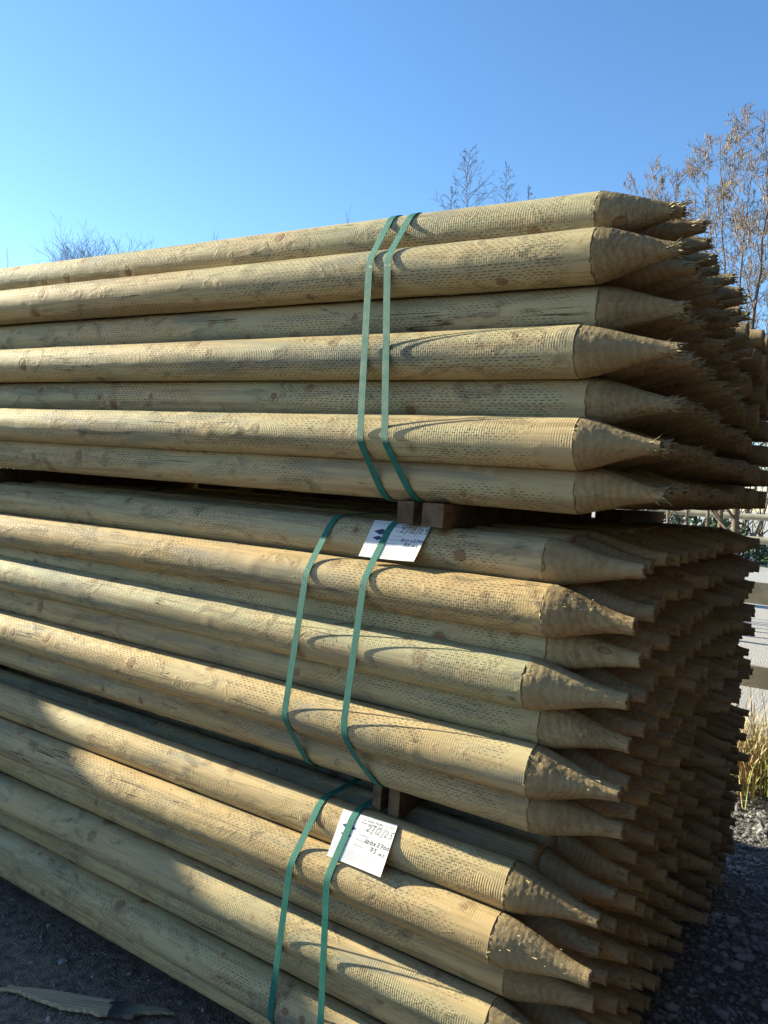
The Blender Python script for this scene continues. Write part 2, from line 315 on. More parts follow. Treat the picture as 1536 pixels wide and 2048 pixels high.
# ------------------------------------------------------------------ stake meshes
LP = .17     # nominal point length
def fbm(p, o=4):
    s = 0; a = 1
    for _ in range(o): s += a*noise.noise(p); p = p*2.03; a *= .55
    return s
def prof(t, kind):
    P = {'blunt': [(0,.0499),(.06,.0491),(.18,.0455),(.34,.0385),(.5,.0305),(.64,.0238),(.78,.0188),(.9,.0162),(1,.0155)],
         'frayed': [(0,.0499),(.05,.0491),(.2,.0440),(.4,.0350),(.6,.0255),(.78,.0180),(.92,.0130),(1,.0115)],
         'stub': [(0,.0495),(.1,.048),(.3,.042),(.5,.037),(.7,.034),(1,.032)]}[kind]
    for (a, ra), (b, rb) in zip(P, P[1:]):
        if t <= b: k = (t-a)/(b-a); return ra+(rb-ra)*k
    return P[-1][1]
def point_mesh(kind, seed, n=56, m=44, hi=False):
    """origin at the tip, +X out of the stake; runs back to -LP-.02 under the shaft"""
    rnd = random.Random(seed); so_ = Vector((seed*7.3, seed*3.1, seed))
    off = (rnd.uniform(-.006, .006), rnd.uniform(-.009, .005)); ch = rnd.uniform(.5, 1.3); fl = rnd.uniform(0, 2*pi)
    fx = 1.0
    V, F, FM = [], [], []
    tw = rnd.uniform(2, 7)
    for i in range(m+1):
        t = -0.12+1.12*i/m; tt = max(t, 0)
        x = -LP+LP*t
        for k in range(n):
            a = 2*pi*k/n
            r = prof(tt, kind)
            q = Vector((x*22, cos(a)*1.1, sin(a)*1.1))+so_
            amp = .35+1.0*min(1, tt*6)
            r += amp*(.0006 if hi else .0009)*fbm(q*1.3, 3)*ch
            # milling ridges and torn splinters
            if tt > 0:
                ph = x/.0115+a/(2*pi)*1.0+1.1*noise.noise(q*.5)
                r += .00018*(abs((ph % 1)-.5)*2-.5)*ch*(1-.8*tt)*(.4+1.2*max(0, noise.noise(q*.7)+.2))
                sp_ = noise.noise(Vector((x*(190 if hi else 140), cos(a)*4.5+seed, sin(a)*4.5)))
                if sp_ > .22: r += .0011*(sp_-.22)*(1-.6*tt)*(1+.8*noise.noise(q))
            # flattish cut facets
            r -= .0075*(max(0, cos(a-fl))**4*rnd_f(seed)+.7*max(0, cos(a-fl-2.3))**5*rnd_f(seed*1.7))*min(1, tt*3)*(1-.7*tt)
            if t < 0: r -= .0022*min(1, -t/.03)      # tucks under the ragged end of the shaft
            jag = 0
            if i == m: jag = .005*fbm(Vector((cos(a)*2, sin(a)*2, seed)), 2) if kind != 'frayed' else .012*noise.noise(Vector((a*3, seed, 0)))
            V.append((x+jag, r*cos(a)+off[0]*tt**2, r*sin(a)+off[1]*tt**2))
    for i in range(m):
        for k in range(n):
            k2 = (k+1) % n; F.append((i*n+k, i*n+k2, (i+1)*n+k2, (i+1)*n+k)); FM.append(0)
    b = len(V); V.append((-.001 if kind != 'frayed' else -.008, off[0], off[1]))
    for k in range(n): F.append((m*n+k, m*n+(k+1) % n, b)); FM.append(1)
    if kind == 'frayed':
        for q in range(46 if hi else 30):
            a = rnd.uniform(0, 2*pi); x0 = -rnd.uniform(.0, .030); r0 = prof(1+x0/LP, kind)*rnd.uniform(.55, 1.0)
            L = rnd.uniform(.008, .026); sp = rnd.uniform(-.15, .75); wd = rnd.uniform(.0007, .0018)
            c = Vector((x0, r0*cos(a)+off[0], r0*sin(a)+off[1])); d = Vector((1, sp*cos(a), sp*sin(a))).normalized()
            s_ = Vector((0, -sin(a), cos(a))); nrm = d.cross(s_)*wd*.6; bend = Vector((0, rnd.uniform(-.3, .3), rnd.uniform(-.4, .2)))
            p1 = c+d*L*.5; p2 = c+d*L+bend*L*.7
            b = len(V)
            V += [tuple(c-s_*wd-nrm), tuple(c+s_*wd-nrm), tuple(c+nrm), tuple(p1-s_*wd*.8-nrm), tuple(p1+s_*wd*.8-nrm), tuple(p1+nrm), tuple(p2)]
            F += [(b, b+1, b+4, b+3), (b+1, b+2, b+5, b+4), (b+2, b, b+3, b+5), (b+3, b+4, b+6), (b+4, b+5, b+6), (b+5, b+3, b+6)]; FM += [2]*6
    else:
        for q in range(26 if hi else 6):   # a few splinters standing off the milled face
            a = rnd.uniform(0, 2*pi); t = rnd.uniform(.02, .8); x0 = -LP*(1-t); r0 = prof(t, kind)
            L = rnd.uniform(.003, .011); wd = rnd.uniform(.0005, .0013)
            c = Vector((x0, r0*cos(a), r0*sin(a))); d = Vector((-.9, .22*cos(a)+rnd.uniform(-.25, .25), .22*sin(a)+rnd.uniform(-.25, .25))).normalized()
            s_ = Vector((0, -sin(a), cos(a))); b = len(V)
            V += [tuple(c-s_*wd), tuple(c+s_*wd), tuple(c+Vector((-.001, cos(a)*.001, sin(a)*.001))), tuple(c+d*L)]
            F += [(b, b+1, b+3), (b+1, b+2, b+3), (b+2, b, b+3)]; FM += [2]*3
    me = mesh('pointed_end', V, F, [M_POINT, M_END, M_FIBRE], True, FM)
    return me
def rnd_f(s): return (s*0.61803) % 1
def shaft_mesh(seed, n=32, m=60, L=2.53, hi=False):
    """origin at the shoulder of the point, runs to -L"""
    rnd = random.Random(seed+500); V = []; F = []; FM = []
    kn = [(rnd.uniform(-L, -.05), rnd.uniform(0, 2*pi), rnd.uniform(.010, .022), rnd.uniform(.0004, .0015)) for _ in range(26)] if hi else []
    ph = rnd.uniform(0, 9)
    xs = [-(L)*(i/m)**1.25 for i in range(m+1)]
    for i, x in enumerate(xs):
        for k in range(n):
            a = 2*pi*k/n
            r = .05+.0013*noise.noise(Vector((x*2.5+seed*3, cos(a)*.8, sin(a)*.8)))+.0006*noise.noise(Vector((x*14+seed, cos(a)*2, sin(a)*2)))
            for kx, ka, kr, kh in kn:
                if abs(x-kx) < kr*2.2:
                    da = (a-ka+pi) % (2*pi)-pi; d = hypot(x-kx, da*.05)/kr
                    if d < 2.2: r += kh*math.exp(-d*d*1.4)
            dy = .0012*sin(x*2.1+ph); dz = .001*sin(x*1.7+ph*2)
            xx = x
            if i == 0: xx = .001+.005*fbm(Vector((cos(a)*3.2, sin(a)*3.2, seed)), 3)+(.004*noise.noise(Vector((a*11, seed, 3))) if hi else 0); r += .0002
            f = min(1, -x*3); V.append((xx, r*cos(a)+dy*f, r*sin(a)+dz*f))
    for i in range(m):
        for k in range(n):
            k2 = (k+1) % n; F.append((i*n+k, (i+1)*n+k, (i+1)*n+k2, i*n+k2)); FM.append(0)
    b = len(V)
    # inward lip at the shoulder so the ragged edge has thickness
    for k in range(n):
        x, y, z = V[k]; V.append((x-.004, y*.985, z*.985))
    for k in range(n): F.append((k, (k+1) % n, b+(k+1) % n, b+k)); FM.append(0)
    F.append(tuple(m*n+k for k in range(n))); FM.append(1)
    return mesh('shaft', V, F, [M_SHAFT, M_END], True, FM)
P_BL = [point_mesh('blunt', i+1) for i in range(9)]
P_FR = [point_mesh('frayed', i+21) for i in range(9)]
P_ST = [point_mesh('stub', i+41, 32, 24) for i in range(5)]
SH = [shaft_mesh(i, 28, 40) for i in range(6)]

GROUPS = {'T': 'stakes of the top bundle', 'M': 'stakes of the middle bundle', 'B': 'stakes of the bottom bundle'}
ORD = ['', 'first', 'second', 'third', 'fourth', 'fifth', 'sixth', 'seventh', 'eighth', 'ninth', 'tenth', 'eleventh', 'twelfth']
PK = {'T': 'top', 'M': 'middle', 'B': 'bottom'}
PROTO = {}
def stake(pos, sy, sz, rad, roll, tint, seed, pm, sm, plen, label, group, solo=False):
    key = 'proto'
    if key not in PROTO or solo:
        root = link('round_stake', None); root.empty_display_size = .1
        sh = link('shaft', sm, root); pt = link('pointed_end', pm, root)
        PROTO.setdefault(key, (root, sh, pt))
    else:
        r0, s0, p0 = PROTO[key]
        root = r0.copy(); COL.objects.link(root)
        sh = s0.copy(); COL.objects.link(sh); sh.parent = root; sh.data = sm
        pt = p0.copy(); COL.objects.link(pt); pt.parent = root; pt.data = pm
    root.location = pos; root.rotation_euler = (roll, -math.atan(sz), math.atan(sy))
    root.scale = (1, rad/.05, rad/.05)
    pt.scale = (plen/LP, 1, 1); sh.location = (-plen, 0, 0)
    if 'bottom' in group: tint = min(1, tint*.7+.35)
    for o in (sh, pt): o['tint'] = float(tint); o['seed'] = float(seed)
    tag(root, label, 'stake', group)
    return root

# face stakes measured from the photograph: bundle,row -> y0,z0,slope y,slope z,radius,tip x,point length,tint,label
SY = {'T': .0073, 'M': -.0075, 'B': .0004}
TOPZ = {'T': 2.0337, 'M': 1.3876, 'B': .7132}; SZ = {'T': -.006, 'M': 0, 'B': -.0092}
FACE = {
 ('T',1): (0.0500,1.9867,-0.0134,0.0501,-0.312,.150,.25,'pale stake, topmost of the top bundle face, against the sky'),
 ('T',2): (0.0000,1.9027,-0.0105,0.0506,-0.300,.147,.45,'stake with dark round knots and reddish upper edge, second down in the top bundle'),
 ('T',3): (0.0500,1.8130,-0.0090,0.0490,-0.296,.150,.10,'shaded grey stake set back, third down in the top bundle'),
 ('T',4): (0.0000,1.7273,-0.0079,0.0497,-0.290,.175,.45,'stake with blunt ridged point projecting left of its neighbours, fourth down in the top bundle'),
 ('T',5): (0.0500,1.6400,-0.0060,0.0490,-0.297,.155,.05,'grey stake with large oval knot on its point, fifth down in the top bundle'),
 ('T',6): (0.0000,1.5567,-0.0047,0.0496,-0.307,.146,.35,'stake with white frayed fibres at its tip, second from bottom of the top bundle'),
 ('T',7): (0.0500,1.4751,-0.0028,0.0500,-0.307,.154,.20,'lowest stake of the top bundle face, resting on the bearer blocks'),
 ('M',1): (0.0565,1.3263,-0.0011,0.0498,-0.334,.183,.20,'greenish stake behind the upper paper tag, top of the middle bundle'),
 ('M',2): (0.0065,1.2389,0.0028,0.0518,-0.330,.162,.95,'thick orange sunlit stake just below the upper paper tag'),
 ('M',3): (0.0565,1.1620,0.0000,0.0490,-0.326,.170,.10,'shaded set-back stake between the orange and the pale green sunlit stakes'),
 ('M',4): (0.0065,1.0914,-0.0028,0.0516,-0.333,.187,.05,'pale green sunlit stake with round pink knot, middle of the middle bundle'),
 ('M',5): (0.0565,1.0060,-0.0010,0.0490,-0.335,.165,.30,'dim set-back stake third from bottom of the middle bundle'),
 ('M',6): (0.0065,0.9219,0.0006,0.0515,-0.334,.165,.70,'sunlit stake with dense slit pattern, second from bottom of the middle bundle'),
 ('M',7): (0.0565,0.8321,-0.0014,0.0500,-0.333,.175,.75,'brown shaded stake, lowest of the middle bundle face'),
 ('B',1): (0.0402,0.6654,-0.0092,0.0500,-0.360,.176,.40,'stake with cracked tip behind the lower paper tag'),
 ('B',2): (-0.0098,0.5796,-0.0093,0.0493,-0.356,.184,.75,'golden sunlit stake with rugged splintered point, below the lower paper tag'),
 ('B',3): (0.0402,0.4940,-0.0090,0.0490,-0.359,.165,.60,'brown shaded stake between the two sunlit stakes of the bottom bundle'),
 ('B',4): (-0.0098,0.4079,-0.0086,0.0493,-0.362,.176,.15,'greenish sunlit stake with bold slit pattern, in the bottom bundle'),
 ('B',5): (0.0402,0.3220,-0.0110,0.0490,-0.356,.170,.10,'dark set-back stake showing as a thin strip above the lowest front stake'),
 ('B',6): (-0.0098,0.2338,-0.0139,0.0499,-0.359,.170,.15,'lowest front stake of the bottom bundle, with dark knots, next to the ground'),
 ('B',7): (0.0402,0.1520,-0.0139,0.0490,-0.356,.170,.15,'set-back bottom stake almost touching the ground'),
}
ALL = []   # every stake position, for hull/straps and ranking
items = []
for (b, r), (y0, z0, sz, rad, tx, pl, tint, lab) in FACE.items():
    items.append(dict(b=b, r=r, j=0, c=0, y=y0, z=z0, sy=SY[b], sz=sz, rad=rad, tx=tx, pl=pl, tint=tint, lab=lab))
rn = random.Random(5)
FRAMEY = {'T': 10, 'M': 10, 'B': 10}
for b in 'TMB':
    for r in range(1, 8):
        fz = FACE[(b, r)]
        back = (r % 2 == 1)
        n1 = 10 if back else 11
        for j in range(1, n1):
            k = min(1, j/2.5)
            zreg = TOPZ[b]-.05-(r-1)*.0846+(.010*k if b == 'T' else 0)
            z = fz[1]*(1-k)+zreg*k
            items.append(dict(b=b, r=r, j=j, c=0, y=fz[0]+.1025*j+rn.uniform(-.003, .003), z=z+rn.uniform(-.003, .003), sy=SY[b], sz=SZ[b],
                              rad=rn.uniform(.0475, .0505), tx=fz[4]*.3+{'T': -.303, 'M': -.333, 'B': -.358}[b]*.7+rn.uniform(-.014, .014), pl=rn.uniform(.15, .185), tint=rn.random(), lab=None))
        for j in range(0, 8):   # second column of bundles behind
            zreg = TOPZ[b]-.055-(r-1)*.0845+(.028 if b == 'T' else 0)
            items.append(dict(b=b, r=r, j=j, c=1, y=1.155+(.05 if back else 0)+.1005*j+rn.uniform(-.004, .004), z=zreg+rn.uniform(-.004, .004), sy=SY[b]*.3, sz=0,
                              rad=rn.uniform(.047, .0505), tx=-.325+rn.uniform(-.015, .03), pl=rn.uniform(.14, .18), tint=rn.random(), lab=None))
def key(i): return (0 if i['j'] == 0 and i['c'] == 0 else 1, hypot(i['y']-CAMY, i['z']-CAMZ))
items.sort(key=key)
rest = MB()
RM = {'seam': 0}
for n_, it in enumerate(items):
    b, r, j, c = it['b'], it['r'], it['j'], it['c']
    pos = (it['tx'], it['y']+it['sy']*it['tx'], it['z']+it['sz']*it['tx'])
    if n_ >= 300:
        rest_list = RM.setdefault('rest', []); rest_list.append((pos, it)); continue
    if j == 0 and c == 0:
        s = 100+n_
        pm = point_mesh('frayed' if b == 'T' else 'blunt', s, 120, 96, True); sm = shaft_mesh(s, 64, 300, hi=True)
        if (b, r) == ('B', 1): pass
        roll = rn.uniform(-.5, .5); lab = it['lab']; grp = GROUPS[b]
    else:
        if c == 0: pm = rn.choice(P_FR if b == 'T' else P_BL); tipw = 'frayed tip' if b == 'T' else 'blunt tip'
        else:
            pm = rn.choice(P_ST if b == 'T' else P_BL); tipw = 'sawn stub tip' if b == 'T' else 'blunt tip'
        sm = rn.choice(SH); roll = rn.uniform(-3, 3)
        if c == 0: lab = f"{tipw} stake, {PK[b]} front bundle, {ORD[r]} row from top, {ORD[j+1]} back from the face"
        else: lab = f"{tipw} stake, {PK[b]} rear bundle, {ORD[r]} row from top, {ORD[j+1]} from its front"
        grp = GROUPS[b] if c == 0 else GROUPS[b].replace('the ', 'the rear ')
    stake(pos, it['sy'], it['sz'], it['rad'], roll, it['tint'], rn.random(), pm, sm, it['pl'], lab, grp, solo=(n_ < 21))
# the rest of the far stakes as one object
rv = MB()
for pos, it in RM['rest']:
    pm = rn.choice(P_ST if it['b'] == 'T' else P_BL); sm = SH[rn.randrange(6)]
    k = it['rad']/.05; fx = it['pl']/LP
    for me, ox, fxx in ((pm, 0, fx), (sm, -it['pl'], 1)):
        vs = [(pos[0]+ox+v.co.x*fxx, pos[1]+v.co.y*k+(ox+v.co.x*fxx)*it['sy'], pos[2]+v.co.z*k) for v in me.vertices]
        mi = [p.material_index for p in me.polygons]; o_ = 0 if me is pm else 3
        bb = len(rv.v); rv.v += vs; rv.f += [tuple(q+bb for q in p.vertices) for p in me.polygons]; rv.m += [q+o_ for q in mi]
if rv.v:
    o = rv.build('round_stakes_at_the_back', [M_POINT, M_END, M_FIBRE, M_SHAFT, M_END]); o['tint'] = .4; o['seed'] = .3
    tag(o, 'dark mass of further pointed stakes at the very back of the stacks', 'stakes', kind='stuff')

# ------------------------------------------------------------------ straps
def circ(b, x):
    return [(it['y']+it['sy']*x, it['z']+it['sz']*x, it['rad']) for it in items if it['b'] == b and it['c'] == 0]
def hull(pts):
    pts = sorted(set(pts))
    def half(ps):
        h = []
        for p in ps:
            while len(h) > 1 and (h[-1][0]-h[-2][0])*(p[1]-h[-2][1])-(h[-1][1]-h[-2][1])*(p[0]-h[-2][0]) <= 0: h.pop()
            h.append(p)
        return h
    a = half(pts); b2 = half(reversed(pts)); return a[:-1]+b2[:-1]
def strap_hull(b, x, off=.0024):
    P = []
    for y, z, r in circ(b, x):
        for k in range(72): a = 2*pi*k/72; P.append((round(y+(r+off)*cos(a), 6), round(z+(r+off)*sin(a), 6)))
    return hull(P)
def strap(b, keys, label, wd=.0165):
    """keys: (z on the front face, x) pairs, plus 'under' x"""
    xm = keys[1][1]
    H = strap_hull(b, xm)
    ymin = min(p[0] for p in H); ymax = max(p[0] for p in H)
    # dense resample
    D = []
    for p, q in zip(H, H[1:]+H[:1]):
        L = hypot(q[0]-p[0], q[1]-p[1]); n = max(1, int(L/.02))
        for i in range(n): D.append((p[0]+(q[0]-p[0])*i/n, p[1]+(q[1]-p[1])*i/n))
    zc = (max(p[1] for p in D)+min(p[1] for p in D))/2
    def xof(y, z):
        ks = sorted(keys)
        if z <= ks[0][0]: xf = ks[0][1]
        elif z >= ks[-1][0]: xf = ks[-1][1]
        else:
            for (z0, x0), (z1, x1) in zip(ks, ks[1:]):
                if z0 <= z <= z1: xf = x0+(x1-x0)*(z-z0)/(z1-z0); break
        return xf
    V = []; F = []; UV = []; n = len(D); s = 0
    for i, (y, z) in enumerate(D):
        py, pz = D[i-1]; qy, qz = D[(i+1) % n]
        ty, tz = qy-py, qz-pz; l = hypot(ty, tz) or 1; ny_, nz_ = tz/l, -ty/l   # outward (hull is ccw)
        s += hypot(y-py, z-pz)
        x = xof(y, z)
        for dx, dn in ((-wd/2, 0), (wd/2, 0), (wd/2, .0009), (-wd/2, .0009)):
            V.append((x+dx, y+ny_*dn, z+nz_*dn)); UV.append((dx, s))
    for i in range(n):
        a = i*4; c = ((i+1) % n)*4
        for k in range(4): F.append((a+k, c+k, c+(k+1) % 4, a+(k+1) % 4))
    me = mesh('strap', V, F, [M_STRAP], False); uv = me.uv_layers.new(name='UVMap')
    for li, lp in enumerate(me.loops): uv.data[li].uv = UV[lp.vertex_index]
    o = link('packing_strap', me); tag(o, label, 'strap', 'green straps round the bundles'); return o
strap('T', [(2.04, -.912), (1.94, -.918), (1.55, -.913), (1.43, -.885)], 'left green strap of the top bundle, glinting near its upper bend')
strap('T', [(2.04, -.862), (1.94, -.874), (1.55, -.851), (1.45, -.818), (1.42, -.802)], 'right green strap of the top bundle, ending against the bearer blocks')
strap('M', [(1.38, -1.030), (1.27, -1.044), (.92, -1.083), (.79, -1.055)], 'left green strap of the middle bundle, left of the upper paper tag')
strap('M', [(1.38, -.872), (1.28, -.887), (.93, -.918), (.86, -.902), (.78, -.855)], 'green strap crossing over the upper paper tag on the middle bundle')
strap('B', [(.70, -1.002), (.58, -1.023), (.22, -1.052), (.11, -1.03)], 'left green strap of the bottom bundle, left of the lower paper tag')
strap('B', [(.70, -.907), (.59, -.920), (.325, -.912), (.11, -.91)], 'green strap crossing over the lower paper tag on the bottom bundle')

# ------------------------------------------------------------------ bearers
def bearer(x0, x1, z0, z1, ya, yb, label, group='timber bearers under the bundles'):
    m = MB(); c = .002
    # chamfered, slightly rough box along Y
    N = 16; sec = [(x0+c, z0), (x1-c, z0), (x1, z0+c), (x1, z1-c), (x1-c, z1), (x0+c, z1), (x0, z1-c), (x0, z0+c)]
    vs = []; 
    for i in range(N+1):
        y = ya+(yb-ya)*i/N
        for k, (x, z) in enumerate(sec):
            vs.append((x+.0012*noise.noise(Vector((y*9, k, x0*9))), y, z+.0008*noise.noise(Vector((y*7, k+9, z0)))))
    fs = [(i*8+k, i*8+(k+1) % 8, (i+1)*8+(k+1) % 8, (i+1)*8+k) for i in range(N) for k in range(8)]
    fs += [tuple(reversed(range(8))), tuple(N*8+k for k in range(8))]
    m.add(vs, fs); o = m.build('timber_bearer', [M_BEARER], None, False); tag(o, label, 'bearer', group)
zt0, zt1 = 1.3775, 1.4265
bearer(-.845, -.805, zt0, zt1, .002, 1.02, 'left of the two bearer blocks under the top bundle, beside the strap end')
bearer(-.778, -.728, zt0, zt1, -.008, 1.02, 'right of the two bearer blocks under the top bundle, beside the strap end')
bearer(-.893, -.872, .716, .781, .062, 1.02, 'left of the two dark bearer blocks between the middle and bottom bundles')
bearer(-.850, -.822, .716, .781, .060, 1.02, 'right of the two dark bearer blocks between the middle and bottom bundles')
# far-end supports, and extra rear bearers added to block background light through the gaps
for (xa, ya, yb, w1) in ((-2.62, .03, 1.05, 'far left end of the front'), (-2.50, 1.3, 2.0, 'far left end of the rear'), (-2.12, 1.3, 2.0, 'left half of the rear'), (-1.60, 1.3, 2.0, 'middle of the rear'), (-2.85, 1.3, 2.0, 'outermost left end of the rear'), (-1.22, 1.3, 2.0, 'right of the middle of the rear'), (-.80, 1.3, 2.0, 'right half of the rear')):
    for z0_, z1_, w2 in ((1.3785, 1.4255, 'top'), (.716, .780, 'middle'), (GZ, .106, 'bottom')):
        bearer(xa, xa+.09, z0_, z1_, ya, yb, f'dark bearer closing the gap under the {w1} {w2} bundle')
bearer(-.86, -.77, GZ, .106, .0, 1.05, 'bearer on the ground under the front bottom bundle, beneath the straps')

# ------------------------------------------------------------------ paper tags
GL = {'2': [[(.05,.75),(.3,1),(.65,.9),(.6,.6),(.2,.25),(.1,.05),(.45,.1),(.8,.05)]], '/': [[(.05,-.3),(.55,1.35)]], '1': [[(.35,0),(.45,1)]],
      '5': [[(.85,1.0),(.35,.95),(.3,.55),(.6,.6),(.7,.3),(.45,0),(.1,.08)], [(.35,.97),(1.25,1.08)]], '0': [[(.4,.75),(.1,.5),(.15,.1),(.5,0),(.75,.35),(.6,.7),(.35,.75)]],
      'x': [[(.1,.7),(.8,.0)], [(.75,.75),(.05,.0)]], '7': [[(.05,.85),(.75,.95),(.35,-.1)], [(.15,.45),(.75,.48)]],
      '3': [[(.1,.9),(.6,.95),(.3,.55),(.65,.4),(.5,.02),(.05,0)]], 'i': [[(.3,.55),(.25,0)]], 'n': [[(.1,.5),(.08,0),(.12,.4),(.5,.5),(.55,0)]],
      'c': [[(.7,.5),(.3,.55),(.1,.25),(.35,0),(.7,.05)]], ' ': []}
def paper_tag(corners, b, label, nums, telno, hand, W=.105, Hh=.088):
    """corners TL, TR, BR, BL in pixels of the photo; lies on the tangent plane of rows 1 and 2 of bundle b"""
    xm = -.87
    y1, z1, r1 = FACE[(b,1)][0]+SY[b]*xm, FACE[(b,1)][1]+FACE[(b,1)][2]*xm, FACE[(b,1)][3]
    y2, z2, r2 = FACE[(b,2)][0]+SY[b]*xm, FACE[(b,2)][1]+FACE[(b,2)][2]*xm, FACE[(b,2)][3]
    d = Vector((0, y2-y1, z2-z1)).normalized(); n = Vector((0, d.z, -d.y)); n = n if n.y < 0 else -n
    D12 = hypot(y2-y1, z2-z1); sb = (r1-r2)/D12; n = (n*math.sqrt(1-sb*sb)+d*sb).normalized(); d = Vector((0, n.z, -n.y)); d = d if d.z < 0 else -d
    A1 = Vector((0, y1, z1))
    p0 = Vector((xm, y1, z1))+n*(r1+.0016)
    C = [at_plane(x, y, p0, n) for x, y in corners]
    root = link('paper_tag', None); root.location = C[3]
    tag(root, label, 'tag', 'paper tags under the straps')
    # local frame on card: u right, v up
    (tl, tr_, br_, bl_) = corners
    def pt(u, v, h):
        px = (bl_[0]*(1-u)+br_[0]*u)*(1-v)+(tl[0]*(1-u)+tr_[0]*u)*v; py = (bl_[1]*(1-u)+br_[1]*u)*(1-v)+(tl[1]*(1-u)+tr_[1]*u)*v
        lift = .006*max(0, u-.35)**2/.42*(.3+.7*(1-v))+.0011*max(0, u-.3)*(1+noise.noise(Vector((u*4, v*3, corners[0][0]))))+.0006*max(0, .06-abs(u+v*.3-.8))/.06
        p = at_plane(px, py, p0, n); sd = (Vector((0, p.y, p.z))-A1).dot(d)
        if sd >= 0: return p+n*(h+lift)-C[3]
        # above the tangent line the card follows the round top of the stake
        D_ = ray(px, py); a_ = D_.y**2+D_.z**2; e = Vector((0, CP.y, CP.z))-A1; R_ = r1+.0016
        b_ = e.y*D_.y+e.z*D_.z; c_ = e.y**2+e.z**2-R_*R_; q_ = max(0, b_*b_-a_*c_); p = CP+D_*((-b_-math.sqrt(q_))/a_)
        nn = Vector((0, p.y-A1.y, p.z-A1.z)).normalized(); return Vector((p.x, A1.y, A1.z))+nn*(R_+h+lift)-C[3]
    m = MB(); nu, nv = 14, 14
    for j in range(nv+1):
        for i in range(nu+1): m.v.append(tuple(pt(i/nu, j/nv, 0))); 
    o2 = len(m.v)
    for j in range(nv+1):
        for i in range(nu+1): m.v.append(tuple(pt(i/nu, j/nv, .0004)))
    for j in range(nv):
        for i in range(nu):
            a = j*(nu+1)+i; q = (a, a+1, a+nu+2, a+nu+1); m.f += [tuple(reversed(q)), tuple(k+o2 for k in q)]; m.m += [0, 0]
    m.build('card', [M_PAPER], root)
    def ribbon(mb, pts, wd, h):
        fine = []
        for (ua, va), (ub, vb) in zip(pts, pts[1:]):
            k = max(1, int(hypot(ub-ua, vb-va)/.02)); fine += [(ua+(ub-ua)*i/k, va+(vb-va)*i/k) for i in range(k)]
        P = [pt(u, v, h) for u, v in fine+[pts[-1]]]
        for a, c in zip(P, P[1:]):
            t = (c-a); 
            if t.length < 1e-6: continue
            t.normalize(); s = t.cross(n)*wd/2; a2 = a-t*wd*.3; c2 = c+t*wd*.3; mb.add([a2-s, c2-s, c2+s, a2+s], [(0, 1, 2, 3)])
    hw = MB()
    def write(txt, u, v, sz, adv=.8):
        for ch in txt:
            for st in GL[ch]: ribbon(hw, [(u+x*sz*.75+.1*sz*y, v+y*sz*1.15) for x, y in st], .0012, .0009)
            u += sz*adv*(.62 if ch in '/1i' else 1.0)
    for t, u, v, sz in hand: write(t, u, v, sz)
    hw.build('handwriting', [M_INK], root, False)
    pr = MB()
    for v, u0, u1 in ((.655, .52, .95), (.545, .45, .95), (.435, .5, .93), (.335, .40, .93)):   # dotted rules
        x = u0
        while x < u1: ribbon(pr, [(x, v), (x+.006, v)], .0003, .0007); x += .012
    rr = random.Random(3); sm_ = MB(); pr_, pr = pr, sm_
    for v in (.265, .235, .205, .175, .145, .115, .085):   # small print, unreadable in the photo
        x = .26
        end = .97 if v > .1 else .80
        while x < end:
            L = rr.uniform(.015, .05); ribbon(pr, [(x, v), (min(x+L, end), v)], .0007, .0007); x += L+.012
    pr_.build('form_lines', [M_PRINT], root, False)
    for q in range(5): ribbon(pr, [(.04, .30-.05*q), (.09, .30-.05*q)], .0007, .0007)
    # logo: open circle, two navy diamonds and an upright line of letters half hidden by the strap
    pr.build('small_print', [M_PRINT], root, False); pr = MB()
    ribbon(pr, [(.27+.07*cos(a*.3), .86+.075*sin(a*.3)) for a in range(-9, 13)], .0005, .0007)
    pr.build('round_emblem', [M_PRINT], root, False)
    lg = MB()
    for cu, cv, s in ((.20, .70, .13), (.19, .53, .10)):
        P = [pt(cu-s, cv, .0007), pt(cu, cv-s*.62, .0007), pt(cu+s, cv, .0007), pt(cu, cv+s*.62, .0007)]; lg.add(P, [(0, 1, 2, 3)])
    lg.build('logo', [M_NAVY], root, False)
    def text(s, u, v, size, mat):
        cu = bpy.data.curves.new('t', 'FONT'); cu.body = s; cu.size = size; cu.resolution_u = 2
        to = bpy.data.objects.new('t', cu); COL.objects.link(to)
        bpy.context.view_layer.update()
        me = bpy.data.meshes.new_from_object(to.evaluated_get(bpy.context.evaluated_depsgraph_get()))
        for q in me.vertices:
            q.co = pt(u+q.co.x/W, v+q.co.y/Hh, .0008)
        me.materials.clear(); me.materials.append(mat)
        bpy.data.objects.remove(to); bpy.data.curves.remove(cu)
        link('printed_text', me, root)
    text(telno, .38, .90, .0052, M_INK); text('www.cptimber.com', .37, .845, .0052, M_INK)
    text('Note No.', .68, .90, .0042, M_PRINT); text(nums, .82, .895, .0056, M_PRINT)
    for s, u, v in (('Date', .44, .74), ('Customer', .40, .61), ('Dimensions', .38, .50), ('Quantity', .36, .39)): text(s, u, v, .0048, M_PRINT)
paper_tag([(750, 1040), (865, 1050), (830, 1126), (717, 1112)], 'M', 'white paper tag dated 2/12/25 on the middle bundle, under the strap', '019002', 'Tel: 01656 742107',
          [('2/12/25', .52, .72, .105), ('100', .58, .49, .08), ('x', .76, .49, .07), ('2700', .82, .49, .085)[:3]+(.07,), ('73', .68, .37, .075), ('inc', .82, .37, .065)])
